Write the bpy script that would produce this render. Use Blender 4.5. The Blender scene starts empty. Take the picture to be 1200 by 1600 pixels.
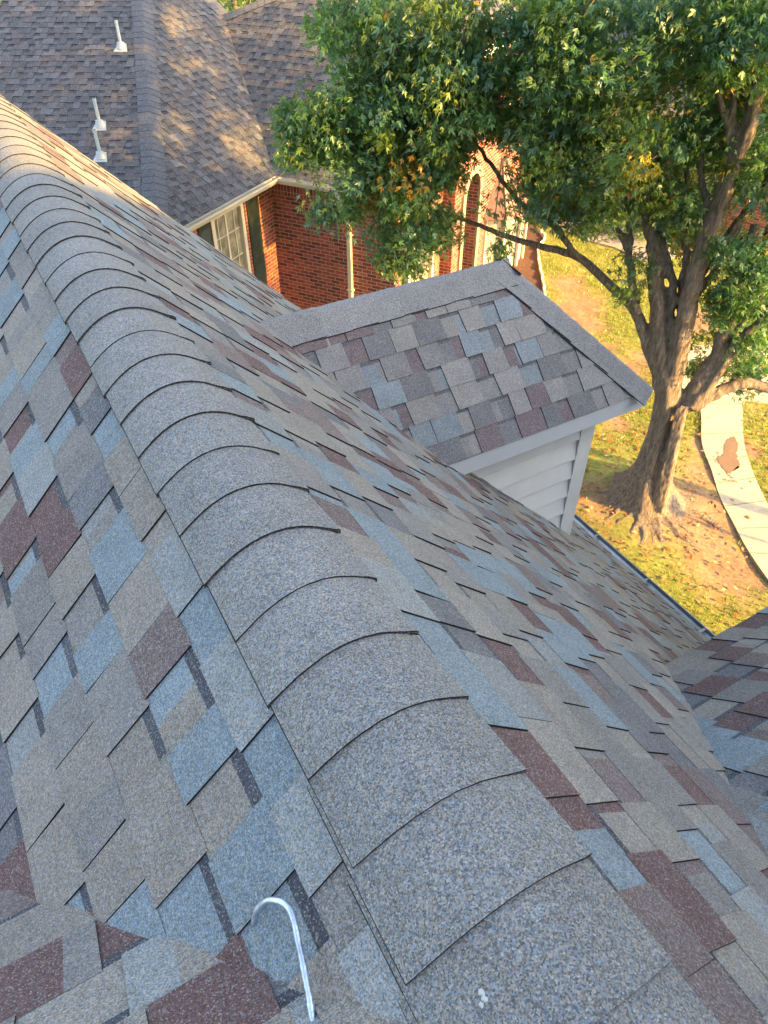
import bpy, math, random
import numpy as np
from mathutils import Vector, Matrix, Quaternion
R = math.radians
sc = bpy.context.scene
COL = sc.collection

# ------------------------------------------------------------------ camera
PITCH = 41.9; YAW = 29.94; FPX = 1150.0
CAM = Vector((-0.307, 0.0, 0.8775))
cd = bpy.data.cameras.new('camera'); cam = bpy.data.objects.new('camera', cd); COL.objects.link(cam)
cam.location = CAM
cam.rotation_euler = (R(90 - PITCH), 0, R(-YAW))
cd.sensor_fit = 'VERTICAL'; cd.sensor_height = 24.0; cd.lens = FPX / 1600 * 24.0
cd.clip_start = 0.02; cd.clip_end = 1000
sc.camera = cam
# ------------------------------------------------------------------ light
SUN_AZ = 147.0; SUN_EL = 23.0
w = bpy.data.worlds.new('World'); sc.world = w; w.use_nodes = True
nt = w.node_tree; nt.nodes.clear()
sky = nt.nodes.new('ShaderNodeTexSky'); sky.sky_type = 'NISHITA'; sky.sun_disc = False
sky.dust_density = 2.0; sky.ozone_density = 0.9; sky.sun_elevation = R(SUN_EL); sky.sun_rotation = R(SUN_AZ)
bg = nt.nodes.new('ShaderNodeBackground'); bg.inputs[1].default_value = 0.125
wo = nt.nodes.new('ShaderNodeOutputWorld')
hs = nt.nodes.new('ShaderNodeHueSaturation'); hs.inputs['Saturation'].default_value = 0.72; nt.links.new(sky.outputs[0], hs.inputs['Color']); nt.links.new(hs.outputs[0], bg.inputs[0]); nt.links.new(bg.outputs[0], wo.inputs[0])
sd = bpy.data.lights.new('sun', 'SUN'); sd.energy = 4.0; sd.angle = R(0.6); sd.color = (1.0, 0.58, 0.13)
sun = bpy.data.objects.new('sun', sd); COL.objects.link(sun)
sv = Vector((math.sin(R(SUN_AZ)) * math.cos(R(SUN_EL)), math.cos(R(SUN_AZ)) * math.cos(R(SUN_EL)), math.sin(R(SUN_EL))))
sun.rotation_euler = sv.to_track_quat('Z', 'Y').to_euler()
sc.view_settings.view_transform = 'Standard'; sc.view_settings.look = 'None'
sc.view_settings.exposure = 2.74; sc.view_settings.gamma = 1

# ------------------------------------------------------------------ geometry of the photograph
def ray(u, v):
    d = Vector(((u - 600) / FPX, -(v - 800) / FPX, -1.0))
    return (cam.rotation_euler.to_matrix() @ d).normalized()
def hit(px, n, o):
    d = ray(*px); n = Vector(n); return CAM + d * ((Vector(o) - CAM).dot(n) / d.dot(n))
def at(u, v, hd):
    """the point seen at photo pixel (u, v) at a horizontal distance hd from the camera"""
    d = ray(u, v); return CAM + d * (hd / math.hypot(d.x, d.y))
GZ = -6.8
def gnd(u, v, z=GZ): return hit((u, v), (0, 0, 1), (0, 0, z))
def azv(t): t = R(t); return Vector((math.sin(t), math.cos(t), 0))

# ------------------------------------------------------------------ object helpers
def tag(o, label=None, cat=None, group=None, kind=None):
    if label: o['label'] = label
    if cat: o['category'] = cat
    if group: o['group'] = group
    if kind: o['kind'] = kind
    return o
def empty(name, loc, label=None, cat=None, group=None):
    o = bpy.data.objects.new(name, None); o.location = loc; o.empty_display_size = .2
    COL.objects.link(o); return tag(o, label, cat, group)
class MB:
    def __init__(s): s.v = []; s.f = []; s.c = []
    def poly(s, pts, c=(1, 1, 1)):
        i = len(s.v); s.v.extend([tuple(p) for p in pts]); s.f.append(tuple(range(i, i + len(pts)))); s.c.append(c)
    def prism(s, pts, off, c=(1, 1, 1)):
        """pts polygon extruded by vector off"""
        a = [Vector(p) for p in pts]; b = [p + Vector(off) for p in a]
        s.poly(b, c); s.poly(a[::-1], c)
        for k in range(len(a)):
            l = (k + 1) % len(a); s.poly([a[k], a[l], b[l], b[k]], c)
    def box(s, o, x, y, z, c=(1, 1, 1)):
        """o corner, x y z edge vectors"""
        o = Vector(o); x = Vector(x); y = Vector(y); z = Vector(z)
        s.prism([o, o + x, o + x + y, o + y], z, c)
    def tube(s, pts, rad, n=10, c=(1, 1, 1), cap=True, tw=0, lob=0, ln=5, ph=0):
        pts = [Vector(p) for p in pts]; rings = []
        prev = None
        for i, p in enumerate(pts):
            t = (pts[min(i + 1, len(pts) - 1)] - pts[max(i - 1, 0)]).normalized()
            if prev is None:
                a = Vector((1, 0, 0)) if abs(t.x) < .8 else Vector((0, 1, 0)); a = (a - t * a.dot(t)).normalized()
            else: a = (prev - t * prev.dot(t)).normalized()
            prev = a; b = t.cross(a); r = rad[i] if hasattr(rad, '__len__') else rad
            base = len(s.v)
            for k in range(n):
                g = 2 * math.pi * k / n; rr = r * (1 + lob * math.sin(ln * (g) + tw * i + ph))
                q = p + (a * math.cos(g) + b * math.sin(g)) * rr; s.v.append(tuple(q))
            rings.append(base)
        for i in range(len(rings) - 1):
            for k in range(n):
                l = (k + 1) % n
                s.f.append((rings[i] + k, rings[i] + l, rings[i + 1] + l, rings[i + 1] + k)); s.c.append(c)
        if cap:
            s.f.append(tuple(rings[0] + k for k in range(n))[::-1]); s.c.append(c)
            s.f.append(tuple(rings[-1] + k for k in range(n))); s.c.append(c)
    def build(s, name, m, parent=None, smooth=False, loc=None, col=True):
        me = bpy.data.meshes.new(name); me.from_pydata(s.v, [], s.f); me.update()
        if col:
            at_ = me.attributes.new('Col', 'FLOAT_COLOR', 'CORNER')
            arr = np.ones((len(me.loops), 4), np.float32)
            cnt = [len(f) for f in s.f]
            arr[:, :3] = np.repeat(np.array(s.c, np.float32).reshape(-1, 3), cnt, axis=0)
            at_.data.foreach_set('color', arr.ravel())
        if smooth: me.polygons.foreach_set('use_smooth', [True] * len(me.polygons))
        me.materials.append(m)
        o = bpy.data.objects.new(name, me); COL.objects.link(o)
        if parent is not None:
            o.parent = parent; o.matrix_parent_inverse = Matrix.Translation(-Vector(world_loc(parent)))
        return o
def world_loc(o):
    return o['_wl'] if '_wl' in o else (o.location if o.parent is None else (0, 0, 0))
def catmull(pts, n=6):
    pts = [Vector(p) for p in pts]; out = []
    P = [pts[0] * 2 - pts[1]] + pts + [pts[-1] * 2 - pts[-2]]
    for i in range(1, len(P) - 2):
        for k in range(n):
            t = k / n; a, b, c, d = P[i - 1], P[i], P[i + 1], P[i + 2]
            out.append(.5 * ((2 * b) + (c - a) * t + (2 * a - 5 * b + 4 * c - d) * t * t + (3 * b - a - 3 * c + d) * t ** 3))
    out.append(pts[-1]); return out

# ------------------------------------------------------------------ materials
def mat(name, base=(.5, .5, .5), rough=.7, spec=.3, metal=0):
    m = bpy.data.materials.new(name); m.use_nodes = True; n = m.node_tree
    b = n.nodes['Principled BSDF']; b.inputs['Base Color'].default_value = (*base, 1); b.inputs['Roughness'].default_value = rough
    b.inputs['Specular IOR Level'].default_value = spec; b.inputs['Metallic'].default_value = metal
    return m, n, b
def N(n, t, **k):
    x = n.nodes.new(t)
    for a, v in k.items(): setattr(x, a, v)
    return x
def mixc(n, fac, a, b, mode='MIX'):
    x = N(n, 'ShaderNodeMix', data_type='RGBA', blend_type=mode)
    for i, v in ((0, fac), (6, a), (7, b)):
        if hasattr(v, 'is_linked') or isinstance(v, bpy.types.NodeSocket): n.links.new(v, x.inputs[i])
        elif isinstance(v, (int, float)): x.inputs[i].default_value = v
        else: x.inputs[i].default_value = (*v, 1)
    return x.outputs[2]
def mth(n, op, a, b=0.0, c=0.0, clamp=False):
    x = N(n, 'ShaderNodeMath', operation=op, use_clamp=clamp)
    for i, v in enumerate((a, b, c)):
        if isinstance(v, bpy.types.NodeSocket): n.links.new(v, x.inputs[i])
        else: x.inputs[i].default_value = v
    return x.outputs[0]
def ramp(n, f, *st):
    x = N(n, 'ShaderNodeValToRGB'); e = x.color_ramp.elements
    while len(e) < len(st): e.new(.5)
    for i, (p, c) in enumerate(st): e[i].position = p; e[i].color = (*c, 1) if hasattr(c, '__len__') else (c, c, c, 1)
    n.links.new(f, x.inputs[0]); return x.outputs[0]
def ocoord(n, scale=(1, 1, 1)):
    t = N(n, 'ShaderNodeTexCoord'); m = N(n, 'ShaderNodeMapping'); m.inputs['Scale'].default_value = scale
    n.links.new(t.outputs['Object'], m.inputs[0]); return m.outputs[0]
def noise(n, co, scale, det=4, rough=.55, out=0):
    x = N(n, 'ShaderNodeTexNoise'); x.inputs['Scale'].default_value = scale; x.inputs['Detail'].default_value = det
    x.inputs['Roughness'].default_value = rough; n.links.new(co, x.inputs['Vector']); return x.outputs[out]
def bump(n, b, h, st=.4, dist=.01):
    x = N(n, 'ShaderNodeBump'); x.inputs['Strength'].default_value = st; x.inputs['Distance'].default_value = dist
    n.links.new(h, x.inputs['Height']); n.links.new(x.outputs[0], b.inputs['Normal'])
def attr(n, name='Col'):
    x = N(n, 'ShaderNodeAttribute'); x.attribute_name = name; return x.outputs['Color']

def granule(name, scale=430, amp=1.0, cap=False, speck=(.52, .50, .46)):
    m, n, b = mat(name, rough=.92, spec=.18)
    co = ocoord(n)
    v = N(n, 'ShaderNodeTexVoronoi'); v.inputs['Scale'].default_value = scale; n.links.new(co, v.inputs['Vector'])
    sp = N(n, 'ShaderNodeSeparateColor'); n.links.new(v.outputs['Color'], sp.inputs[0])
    big = noise(n, co, 9, 5, .65); mid = noise(n, co, 120, 2)
    f = mth(n, 'MULTIPLY_ADD', sp.outputs[0], 1.0 * amp, 1 - .5 * amp)
    f = mth(n, 'MULTIPLY', f, mth(n, 'MULTIPLY_ADD', big, .5, .75))
    f = mth(n, 'MULTIPLY', f, mth(n, 'MULTIPLY_ADD', mid, .6, .7))
    g = N(n, 'ShaderNodeCombineColor')
    for i in range(3): n.links.new(f, g.inputs[i])
    pat = noise(n, co, 26, 6, .75); dith = mth(n, 'MULTIPLY_ADD', sp.outputs[2], .5, -.25)
    base = mixc(n, ramp(n, mth(n, 'ADD', pat, dith), (.54, 0), (.80, .45)), attr(n), (.165, .163, .155) if name != 'neighbour_shingle' else (.09, .088, .09))
    c = mixc(n, 1.0, base, g.outputs[0], 'MULTIPLY')
    hue = ramp(n, sp.outputs[1], (0, (.72, .86, 1.12)), (.5, (1, 1, 1)), (1, (1.12, .98, .8)))
    if cap: hue = ramp(n, sp.outputs[1], (0, (.68, .88, 1.18)), (.45, (1, 1, 1)), (1, (1.2, 1.02, .82)))
    c = mixc(n, 1.0, c, hue, 'MULTIPLY')
    hi = ramp(n, sp.outputs[2], (.90, 0), (.93, 1)); 
    hm = mixc(n, 1.0, hi, attr(n), 'MULTIPLY')
    c = mixc(n, mth(n, 'MULTIPLY', hi, .30), c, speck)
    # keep dark edges dark
    lum = N(n, 'ShaderNodeSeparateColor'); n.links.new(attr(n), lum.inputs[0])
    c = mixc(n, ramp(n, lum.outputs[0], (.02, 0), (.05, 1)), attr(n), c)
    n.links.new(c, b.inputs['Base Color'])
    bump(n, b, sp.outputs[0], .5, .0016)
    return m
M_SH = granule('shingle', scale=480, amp=.85); M_CAP = granule('cap_shingle', scale=480, cap=True, amp=1.05)
M_SH2 = granule('neighbour_shingle', scale=160, amp=.6)
def plain(name, base, rough=.6, var=.15, scale=6, spec=.3, metal=0, bmp=.1):
    m, n, b = mat(name, base, rough, spec, metal); co = ocoord(n)
    f = noise(n, co, scale, 6, .6); lo = tuple(x * (1 - var) for x in base); hi = tuple(min(1, x * (1 + var)) for x in base)
    n.links.new(ramp(n, f, (.3, lo), (.7, hi)), b.inputs['Base Color'])
    if bmp: bump(n, b, noise(n, co, scale * 12, 4), bmp, .004)
    return m
M_WHITE = plain('white_paint', (.43, .465, .50), .45, .06, 5)
M_CREAM = plain('cream_paint', (.44, .39, .30), .5, .1, 7)
M_PVC = plain('white_vent_paint', (.36, .39, .38), .5, .12, 30)
M_GUT = plain('gutter_metal', (.42, .44, .46), .35, .2, 8, .5, .6)
M_GUTIN = plain('gutter_dark', (.05, .055, .06), .6, .3, 12)
M_SHUT = plain('shutter_paint', (.022, .03, .022), .4, .3, 9)
M_COPPER = plain('copper', (.20, .105, .08), .5, .3, 5, .4, .4)
M_STONE = plain('cast_stone', (.25, .20, .135), .75, .15, 9)
M_STEEL = plain('galvanised_steel', (.46, .55, .66), .36, .3, 60, .5, .7)
M_WOODD = plain('dark_trim', (.035, .03, .028), .5, .2, 9)
M_DROP = plain('dropping', (.36, .38, .38), .8, .2, 90)
M_EDGE = plain('edging_stone', (.42, .36, .28), .85, .3, 6)
def glassm(name, tint=(.03, .035, .035), rough=.08):
    m, n, b = mat(name, tint, rough, .8); co = ocoord(n)
    c = ramp(n, noise(n, co, 3, 3), (.35, tuple(x * .6 for x in tint)), (.65, tuple(x * 1.5 for x in tint)))
    n.links.new(c, b.inputs['Base Color']); return m
M_GLASS = glassm('window_glass'); M_BLIND = glassm('curtained_glass', (.20, .185, .13), .2)
def brickm(name, swap=False, dark=1.0):
    m, n, b = mat(name, rough=.88, spec=.2)
    t = N(n, 'ShaderNodeTexCoord'); s = N(n, 'ShaderNodeSeparateXYZ'); n.links.new(t.outputs['UV'], s.inputs[0])
    cx = N(n, 'ShaderNodeCombineXYZ')
    n.links.new(s.outputs[1 if swap else 0], cx.inputs[0]); n.links.new(s.outputs[0 if swap else 1], cx.inputs[1])
    br = N(n, 'ShaderNodeTexBrick'); n.links.new(cx.outputs[0], br.inputs['Vector'])
    br.inputs['Scale'].default_value = 1; br.inputs['Brick Width'].default_value = .205 if not swap else .21
    br.inputs['Row Height'].default_value = .0715; br.inputs['Mortar Size'].default_value = .0065
    br.inputs['Mortar Smooth'].default_value = .15; br.inputs['Bias'].default_value = -.1
    br.inputs['Color1'].default_value = (0, 0, 0, 1); br.inputs['Color2'].default_value = (1, 1, 1, 1); br.inputs['Mortar'].default_value = (.5, .5, .5, 1)
    if swap: br.offset = 0
    cc = ramp(n, br.outputs['Color'], (0, (.085 * dark, .026 * dark, .020 * dark)), (.3, (.17 * dark, .040 * dark, .026 * dark)), (.65, (.27 * dark, .062 * dark, .036 * dark)), (1, (.34 * dark, .10 * dark, .058 * dark)))
    co = ocoord(n)
    cc = mixc(n, mth(n, 'MULTIPLY', noise(n, co, 1.3, 6, .7), .35), cc, (.27 * dark, .09 * dark, .065 * dark))
    cc = mixc(n, .6, cc, ramp(n, noise(n, co, 60, 3), (.3, .55), (.7, 1.25)), 'MULTIPLY')
    cc = mixc(n, br.outputs['Fac'], cc, (.33 * dark, .235 * dark, .185 * dark))
    n.links.new(cc, b.inputs['Base Color'])
    h = mth(n, 'SUBTRACT', mth(n, 'MULTIPLY', noise(n, co, 90, 3), .3), br.outputs['Fac']); bump(n, b, h, .7, .008)
    return m
M_BRICK = brickm('brick'); M_SOLD = brickm('brick_soldier', True)
def barkm():
    m, n, b = mat('bark', rough=.93, spec=.15); co = ocoord(n, (1, 1, .16)); c2 = ocoord(n)
    a = noise(n, co, 34, 9, .72); d = noise(n, c2, 2.2, 4)
    c = ramp(n, a, (.32, (.05, .037, .028)), (.48, (.14, .105, .078)), (.66, (.32, .25, .18)))
    c = mixc(n, mth(n, 'MULTIPLY', d, .5), c, (.17, .14, .11))
    n.links.new(c, b.inputs['Base Color']); bump(n, b, a, 1.0, .035); return m
M_BARK = barkm()
def leafm(name):
    m, n, b = mat(name, rough=.38, spec=.5); c = attr(n); n.links.new(c, b.inputs['Base Color'])
    tr = N(n, 'ShaderNodeBsdfTranslucent'); n.links.new(mixc(n, 1.0, c, (1.5, 1.7, .7), 'MULTIPLY'), tr.inputs[0])
    mx = N(n, 'ShaderNodeMixShader'); mx.inputs[0].default_value = .35
    n.links.new(b.outputs[0], mx.inputs[1]); n.links.new(tr.outputs[0], mx.inputs[2])
    n.links.new(mx.outputs[0], n.nodes['Material Output'].inputs[0]); return m
M_LEAF = leafm('leaves'); M_GRASS = leafm('grass_blades')
def colm(name, rough=.9, sc_=60, amt=.5, bst=.5, bd=.02):
    m, n, b = mat(name, rough=rough, spec=.2); co = ocoord(n)
    c = mixc(n, amt, attr(n), ramp(n, noise(n, co, sc_, 6, .7), (.3, .5), (.7, 1.5)), 'MULTIPLY')
    n.links.new(c, b.inputs['Base Color']); bump(n, b, noise(n, co, sc_ * .8, 6, .7), bst, bd); return m
M_GROUND = colm('soil_and_turf', sc_=18, amt=.8); M_CONC = colm('concrete', .85, 14, .3, .25, .004)
M_GRAV = colm('gravel', .9, 45, .8, .8, .03)

# ------------------------------------------------------------------ shingled slopes
def clip(poly, a, b, c):
    """keep a*u+b*v<=c"""
    out = []
    for i in range(len(poly)):
        p, q = poly[i], poly[(i + 1) % len(poly)]
        dp = a * p[0] + b * p[1] - c; dq = a * q[0] + b * q[1] - c
        if dp <= 0: out.append(p)
        if (dp < 0) != (dq < 0) and dp != dq:
            t = dp / (dp - dq); out.append((p[0] + (q[0] - p[0]) * t, p[1] + (q[1] - p[1]) * t))
    return out
def clip_to(piece, hp):
    for h in hp:
        piece = clip(piece, *h)
        if len(piece) < 3: return None
    return piece
PAL = [((.212, .196, .170), 26), ((.172, .166, .155), 18), ((.166, .208, .226), 18), ((.200, .212, .208), 10), ((.112, .070, .066), 14), ((.142, .112, .106), 9), ((.120, .122, .128), 6)]
PAL_N = [((.078, .075, .079), 30), ((.096, .094, .097), 22), ((.066, .065, .070), 20), ((.090, .077, .077), 14), ((.105, .105, .112), 10)]
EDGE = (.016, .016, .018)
def pick(pal, rng): return rng.choices([p[0] for p in pal], [p[1] for p in pal])[0]
def jit(c, rng, a=.08):
    k = 1 + rng.uniform(-a, a); return tuple(x * k for x in c)
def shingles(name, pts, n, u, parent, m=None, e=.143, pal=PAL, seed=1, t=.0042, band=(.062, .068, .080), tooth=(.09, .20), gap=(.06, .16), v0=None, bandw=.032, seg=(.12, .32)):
    """lay laminated shingles on a flat convex slope; pts outline in world space, n normal, u course direction"""
    rng = random.Random(seed); n = Vector(n).normalized(); u = Vector(u); u = (u - n * u.dot(n)).normalized(); v = n.cross(u)
    if v.z < 0: u = -u; v = n.cross(u)
    pts = [Vector(p) for p in pts]; O = pts[0] if v0 is None else Vector(v0)
    P = [((p - O).dot(u), (p - O).dot(v)) for p in pts]
    area = sum(P[i][0] * P[(i + 1) % len(P)][1] - P[(i + 1) % len(P)][0] * P[i][1] for i in range(len(P)))
    if area < 0: P = P[::-1]
    hp = []
    for i in range(len(P)):
        p, q = P[i], P[(i + 1) % len(P)]; a, b = q[1] - p[1], -(q[0] - p[0]); hp.append((a, b, a * p[0] + b * p[1]))
    umin, umax = min(p[0] for p in P), max(p[0] for p in P); vmin, vmax = min(p[1] for p in P), max(p[1] for p in P)
    mb = MB(); W = lambda q, h: O + u * q[0] + v * q[1] + n * h
    mb.poly([W(p, -.004) for p in P], EDGE)
    def piece(poly, vb, hb, ht, col):
        poly = clip_to(poly, hp)
        if not poly: return
        H = lambda q: hb + (ht - hb) * (q[1] - vb) / e
        mb.poly([W(q, H(q)) for q in poly], col)
        for i in range(len(poly)):
            p, q = poly[i], poly[(i + 1) % len(poly)]
            if q[1] > vb + e * .98 and p[1] > vb + e * .98: continue
            mb.poly([W(p, -.003), W(q, -.003), W(q, H(q)), W(p, H(p))], EDGE)
    k0 = math.floor(vmin / e) - 1; k1 = math.ceil(vmax / e)
    for k in range(k0, k1 + 1):
        vb = k * e; j = rng.uniform(-.0015, .0015); vt = vb + e + .004
        x = umin - rng.uniform(0, .3)
        while x < umax:                              # the lower layer, with its dark band under the next butt
            L = rng.uniform(*seg); c = jit(pick(pal, rng), rng)
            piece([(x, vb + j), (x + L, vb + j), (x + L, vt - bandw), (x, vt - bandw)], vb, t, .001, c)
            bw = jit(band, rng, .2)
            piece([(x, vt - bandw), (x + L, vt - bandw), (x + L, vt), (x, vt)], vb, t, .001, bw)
            x += L
        x = umin - rng.uniform(0, .3); c = jit(pick(pal, rng), rng)
        while x < umax:                              # the teeth on top
            L = rng.uniform(*tooth)
            if rng.random() < .10: L *= 1.6
            s1, s2 = rng.uniform(-.006, .006), rng.uniform(-.006, .006)
            hb = 2 * t + rng.uniform(-.0006, .0012)
            if rng.random() < .85 or c[0] < .12: c = jit(pick(pal, rng), rng)
            if L > .17 and rng.random() < .5:
                mx = x + L * rng.uniform(.3, .7); c2 = jit(pick(pal, rng), rng)
                piece([(x, vb + j), (mx, vb + j), (mx, vt), (x + s1, vt)], vb, hb, t + .001, c)
                piece([(mx, vb + j), (x + L, vb + j), (x + L + s2, vt), (mx, vt)], vb, hb, t + .001, c2); c = c2
            else:
                piece([(x, vb + j), (x + L, vb + j), (x + L + s2, vt), (x + s1, vt)], vb, hb, t + .001, c)
            x += L + (rng.uniform(*gap) if rng.random() < .8 else .0025)
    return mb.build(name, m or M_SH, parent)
def caps(name, A, B, s1, s2, parent, e=.143, w=.174, col=(.172, .175, .168), m=None, flip=False, seed=3, r0=.085, lift=.0175, wl=None, y0=0.0, lap=.29, tabs=True):
    """shingle caps folded over a ridge or hip from A to B; s1, s2 = down-slope unit vectors on either side"""
    rng = random.Random(seed); A = Vector(A); B = Vector(B)
    if flip: A, B = B, A
    T = (B - A).normalized(); s1 = Vector(s1).normalized(); s2 = Vector(s2).normalized()
    up = -(s1 + s2).normalized(); mb = MB(); L = (B - A).length; k = 0; ns = 14
    def prof(f, h, wl_, wr_):                        # f in [-1, 1]
        s = f * (wr_ if f > 0 else wl_)
        if s > r0: p = s1 * s; nn = (up - s1 * up.dot(s1)).normalized()
        elif s < -r0: p = s2 * -s; nn = (up - s2 * up.dot(s2)).normalized()
        else:
            t = (s + r0) / (2 * r0); p = s2 * r0 * (1 - t) ** 2 + s1 * r0 * t * t
            n1 = (up - s1 * up.dot(s1)).normalized(); n2 = (up - s2 * up.dot(s2)).normalized(); nn = (n2 * (1 - t) + n1 * t).normalized()
        return p + nn * h
    s = y0
    while s < L:
        s_b = min(s + lap, L); c = jit(col, rng, .07); hb = lift + rng.uniform(-.001, .002)
        yaw = rng.uniform(-.004, .004); wr_ = w + rng.uniform(-.004, .004); wl_ = (wl(s) if wl else w) + rng.uniform(-.003, .003)
        rows = []; far = lift * .58
        for q in (0, 1):
            y = s if q == 0 else s_b; h = hb if q == 0 else far; row = []
            for i in range(ns * 2 + 1):
                f = (i - ns) / ns; hh = h + (.006 if q == 0 else .0) * max(0, f - .75) * 4 * rng.uniform(.6, 1.3) + rng.uniform(-.0003, .0003)
                row.append(A + T * (y + ((0.006 * (abs(f) ** 3) + yaw * f + rng.uniform(-.0004, .0004)) if q == 0 else 0)) + prof(f, hh, wl_, wr_))
            rows.append(row)
        t = .0052 if r0 < .1 else .0105
        low = [[p - up * t for p in r] for r in rows]; m1 = [p - up * t * .33 for p in rows[0]]; m2 = [p - up * t * .66 for p in rows[0]]
        for i in range(ns * 2):
            mb.poly([rows[0][i], rows[0][i + 1], rows[1][i + 1], rows[1][i]], c)
            mb.poly([m1[i], m1[i + 1], rows[0][i + 1], rows[0][i]], EDGE); mb.poly([m2[i], m2[i + 1], m1[i + 1], m1[i]], (.055, .05, .048)); mb.poly([low[0][i], low[0][i + 1], m2[i + 1], m2[i]], EDGE)
        for i in (0, ns * 2):
            a, b_ = rows[0][i], rows[1][i]; mb.poly([a, b_, low[1][i], low[0][i]], EDGE)
        s += e + (rng.uniform(-.002, .002) if tabs else 0); k += 1
    return mb.build(name, m or M_CAP, parent, smooth=False)

# ------------------------------------------------------------------ OUR HOUSE
S2 = math.sqrt(.5)
house = empty('shingled_house', (1.5, 1.5, GZ), 'grey house under the camera whose shingled ridge runs away up the left of the photo', 'house')
XE = 3.58; YR = 5.0
slopeR = shingles('roof_slope', [(XE, -.9, -XE), (XE, YR, -XE), (.108, YR, -.108), (.108, -.9, -.108)], (1, 0, 1), (0, 1, 0), house, seed=11)
slopeL = shingles('roof_slope', [(-XE, -.9, -XE), (-XE, YR, -XE), (-.108, YR, -.108), (-.108, -.9, -.108)], (-1, 0, 1), (0, 1, 0), house, seed=23, v0=(-.192 - .1012 * 8, 0, -.192 - .1012 * 8))
caps('ridge_cap', (0, .077 - .144 * 2, 0), (0, YR, 0), (S2, 0, -S2), (-S2, 0, -S2), slopeR, e=.1437, r0=.165, lift=.0185, wl=lambda s: .174 + max(0, .62 - s) * .09)
WY = -4.5; WX = 7.8; WE = 1.0  # unseen wing height and length shaped to shade our roof, dormer and lawn
wing = shingles('cross_wing_slope', [(0, WE, -.6 - WE), (WX, WE, -.6 - WE), (WX, WY, -.6 - WY), (0, WY, -.6 - WY)], (0, 1, 1), (1, 0, 0), house, seed=31)
kz = lambda y: -.73 * (y + .02)
wingl = shingles('cross_wing_slope', [(-5, 2.5, kz(2.5)), (0, 2.5, kz(2.5)), (0, WY, kz(WY)), (-5, WY, kz(WY))], (0, .73, 1), (1, 0, 0), house, seed=37)
mb = MB(); mb.poly([(WX, WE, -.6 - WE), (WX, WY, -.6 - WY), (WX, -9, -.6 - WY - 4.2), (WX, -9, GZ), (WX, WE, GZ)]); mb.poly([(3.2, WE - .25, -1.95), (WX, WE - .25, -1.95), (WX, WE - .25, GZ), (3.2, WE - .25, GZ)])
mb.poly([(-5, WY, -.6 - WY), (WX, WY, -.6 - WY), (WX, -9.5, -1.2), (-5, -9.5, -1.2)])
mb.poly([(0, WY, -.6 - WY), (0, -.6, 0), (0, -.02, 0), (0, WY, kz(WY))])
mb.poly([(-5, 2.5, -2), (-5, -9.5, -2), (-5, -9.5, GZ), (-5, 2.5, GZ)]); mb.build('wing_wall', M_WHITE, house)
mb = MB(); mb.box((1.7, WE - .04, -.6 - WE - .16), (WX - 1.7, 0, 0), (0, .03, 0), (0, 0, .145)); mb.build('wing_fascia', M_WHITE, house)
mb = MB(); mb.box((3.2, 1, GZ), (.2, 0, 0), (0, YR - 1.15, 0), (0, 0, 3.1)); mb.poly([(3.2, YR - .2, GZ), (-3.2, YR - .2, GZ), (-3.2, YR - .2, -3.25), (0, YR - .2, -.06), (3.2, YR - .2, -3.25)])
mb.box((-3.4, 1, GZ), (.2, 0, 0), (0, YR - 1.15, 0), (0, 0, 3.1)); mb.build('wall', M_WHITE, house)
mb = MB()                                            # painted rake board and drip edge along the far gable
for sx in (1, -1):
    mb.prism([(0, YR - .004, -.004), (sx * XE, YR - .004, -XE - .004), (sx * XE, YR + .045, -XE - .004), (0, YR + .045, -.004)], (0, 0, -.16))
mb.build('rake_board', M_CREAM, house)
# gutter
mb = MB(); gi = MB(); y0, y1 = .9, YR + .05; x0 = XE - .01; z0 = -XE - .035
pr = [(0, 0), (0, -.10), (.075, -.10), (.10, -.06), (.125, -.045), (.125, .0), (.115, .0), (.115, -.04), (.092, -.055), (.07, -.092), (.008, -.092), (.008, 0)]
mb.prism([(x0 + a, y0, z0 + b) for a, b in pr], (0, y1 - y0, 0))
g = mb.build('gutter', M_GUT, house)
mb = MB(); mb.box((x0 + .008, y0, z0 - .0915), (.088, 0, 0), (0, y1 - y0, 0), (0, 0, .004)); mb.box((x0 + .0085, y0, z0 - .09), (.004, 0, 0), (0, y1 - y0, 0), (0, 0, .085)); mb.build('gutter_inside', M_GUTIN, g)  # dark sheets along the gutter's floor and back
for y in np.arange(1.3, 5, .61):
    mb = MB(); mb.box((x0 + .006, y, z0 - .012), (.112, 0, 0), (0, .022, 0), (0, 0, .006)); mb.build('bracket', M_GUT, g)
# dormer
DY, DZ, DXE, DW = 2.35, -1.41, 2.81, .66; RYd = DY + DW; RZd = DZ + DW; RX = DXE - DW
mb = MB(); z = -2.85; yw = 2.58
while z < DZ - .125:                                   # lapped boards
    h = .152; mb.prism([(1.4, yw, z), (1.4, yw - .03, z), (1.4, yw - .03, z + .012), (1.4, yw - .004, z + h + .01), (1.4, yw, z + h + .01)], (1.17, 0, 0))
    mb.prism([(2.60, yw, z), (2.60 + .019, yw, z), (2.60 + .019, yw, z + .004), (2.60 + .004, yw, z + h + .01), (2.60, yw, z + h + .01)], (0, .9, 0)); z += h
mb.box((1.4, yw + .001, -2.9), (1.19, 0, 0), (0, .9, 0), (0, 0, 1.4)); dorm = mb.build('dormer', M_WHITE, house)
shingles('dormer_slope', [(1.2, DY, DZ), (DXE, DY, DZ), (RX, RYd - .03, RZd - .03), (.5, RYd - .03, RZd - .03)], (0, -1, 1), (1, 0, 0), dorm, seed=53, e=.122, tooth=(.10, .17), gap=(.07, .13), seg=(.09, .16), bandw=.020, band=(.085, .084, .090), t=.0055, pal=[((.205, .195, .178), 30), ((.172, .165, .160), 20), ((.165, .192, .203), 17), ((.128, .098, .098), 18), ((.125, .122, .125), 14)])
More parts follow.
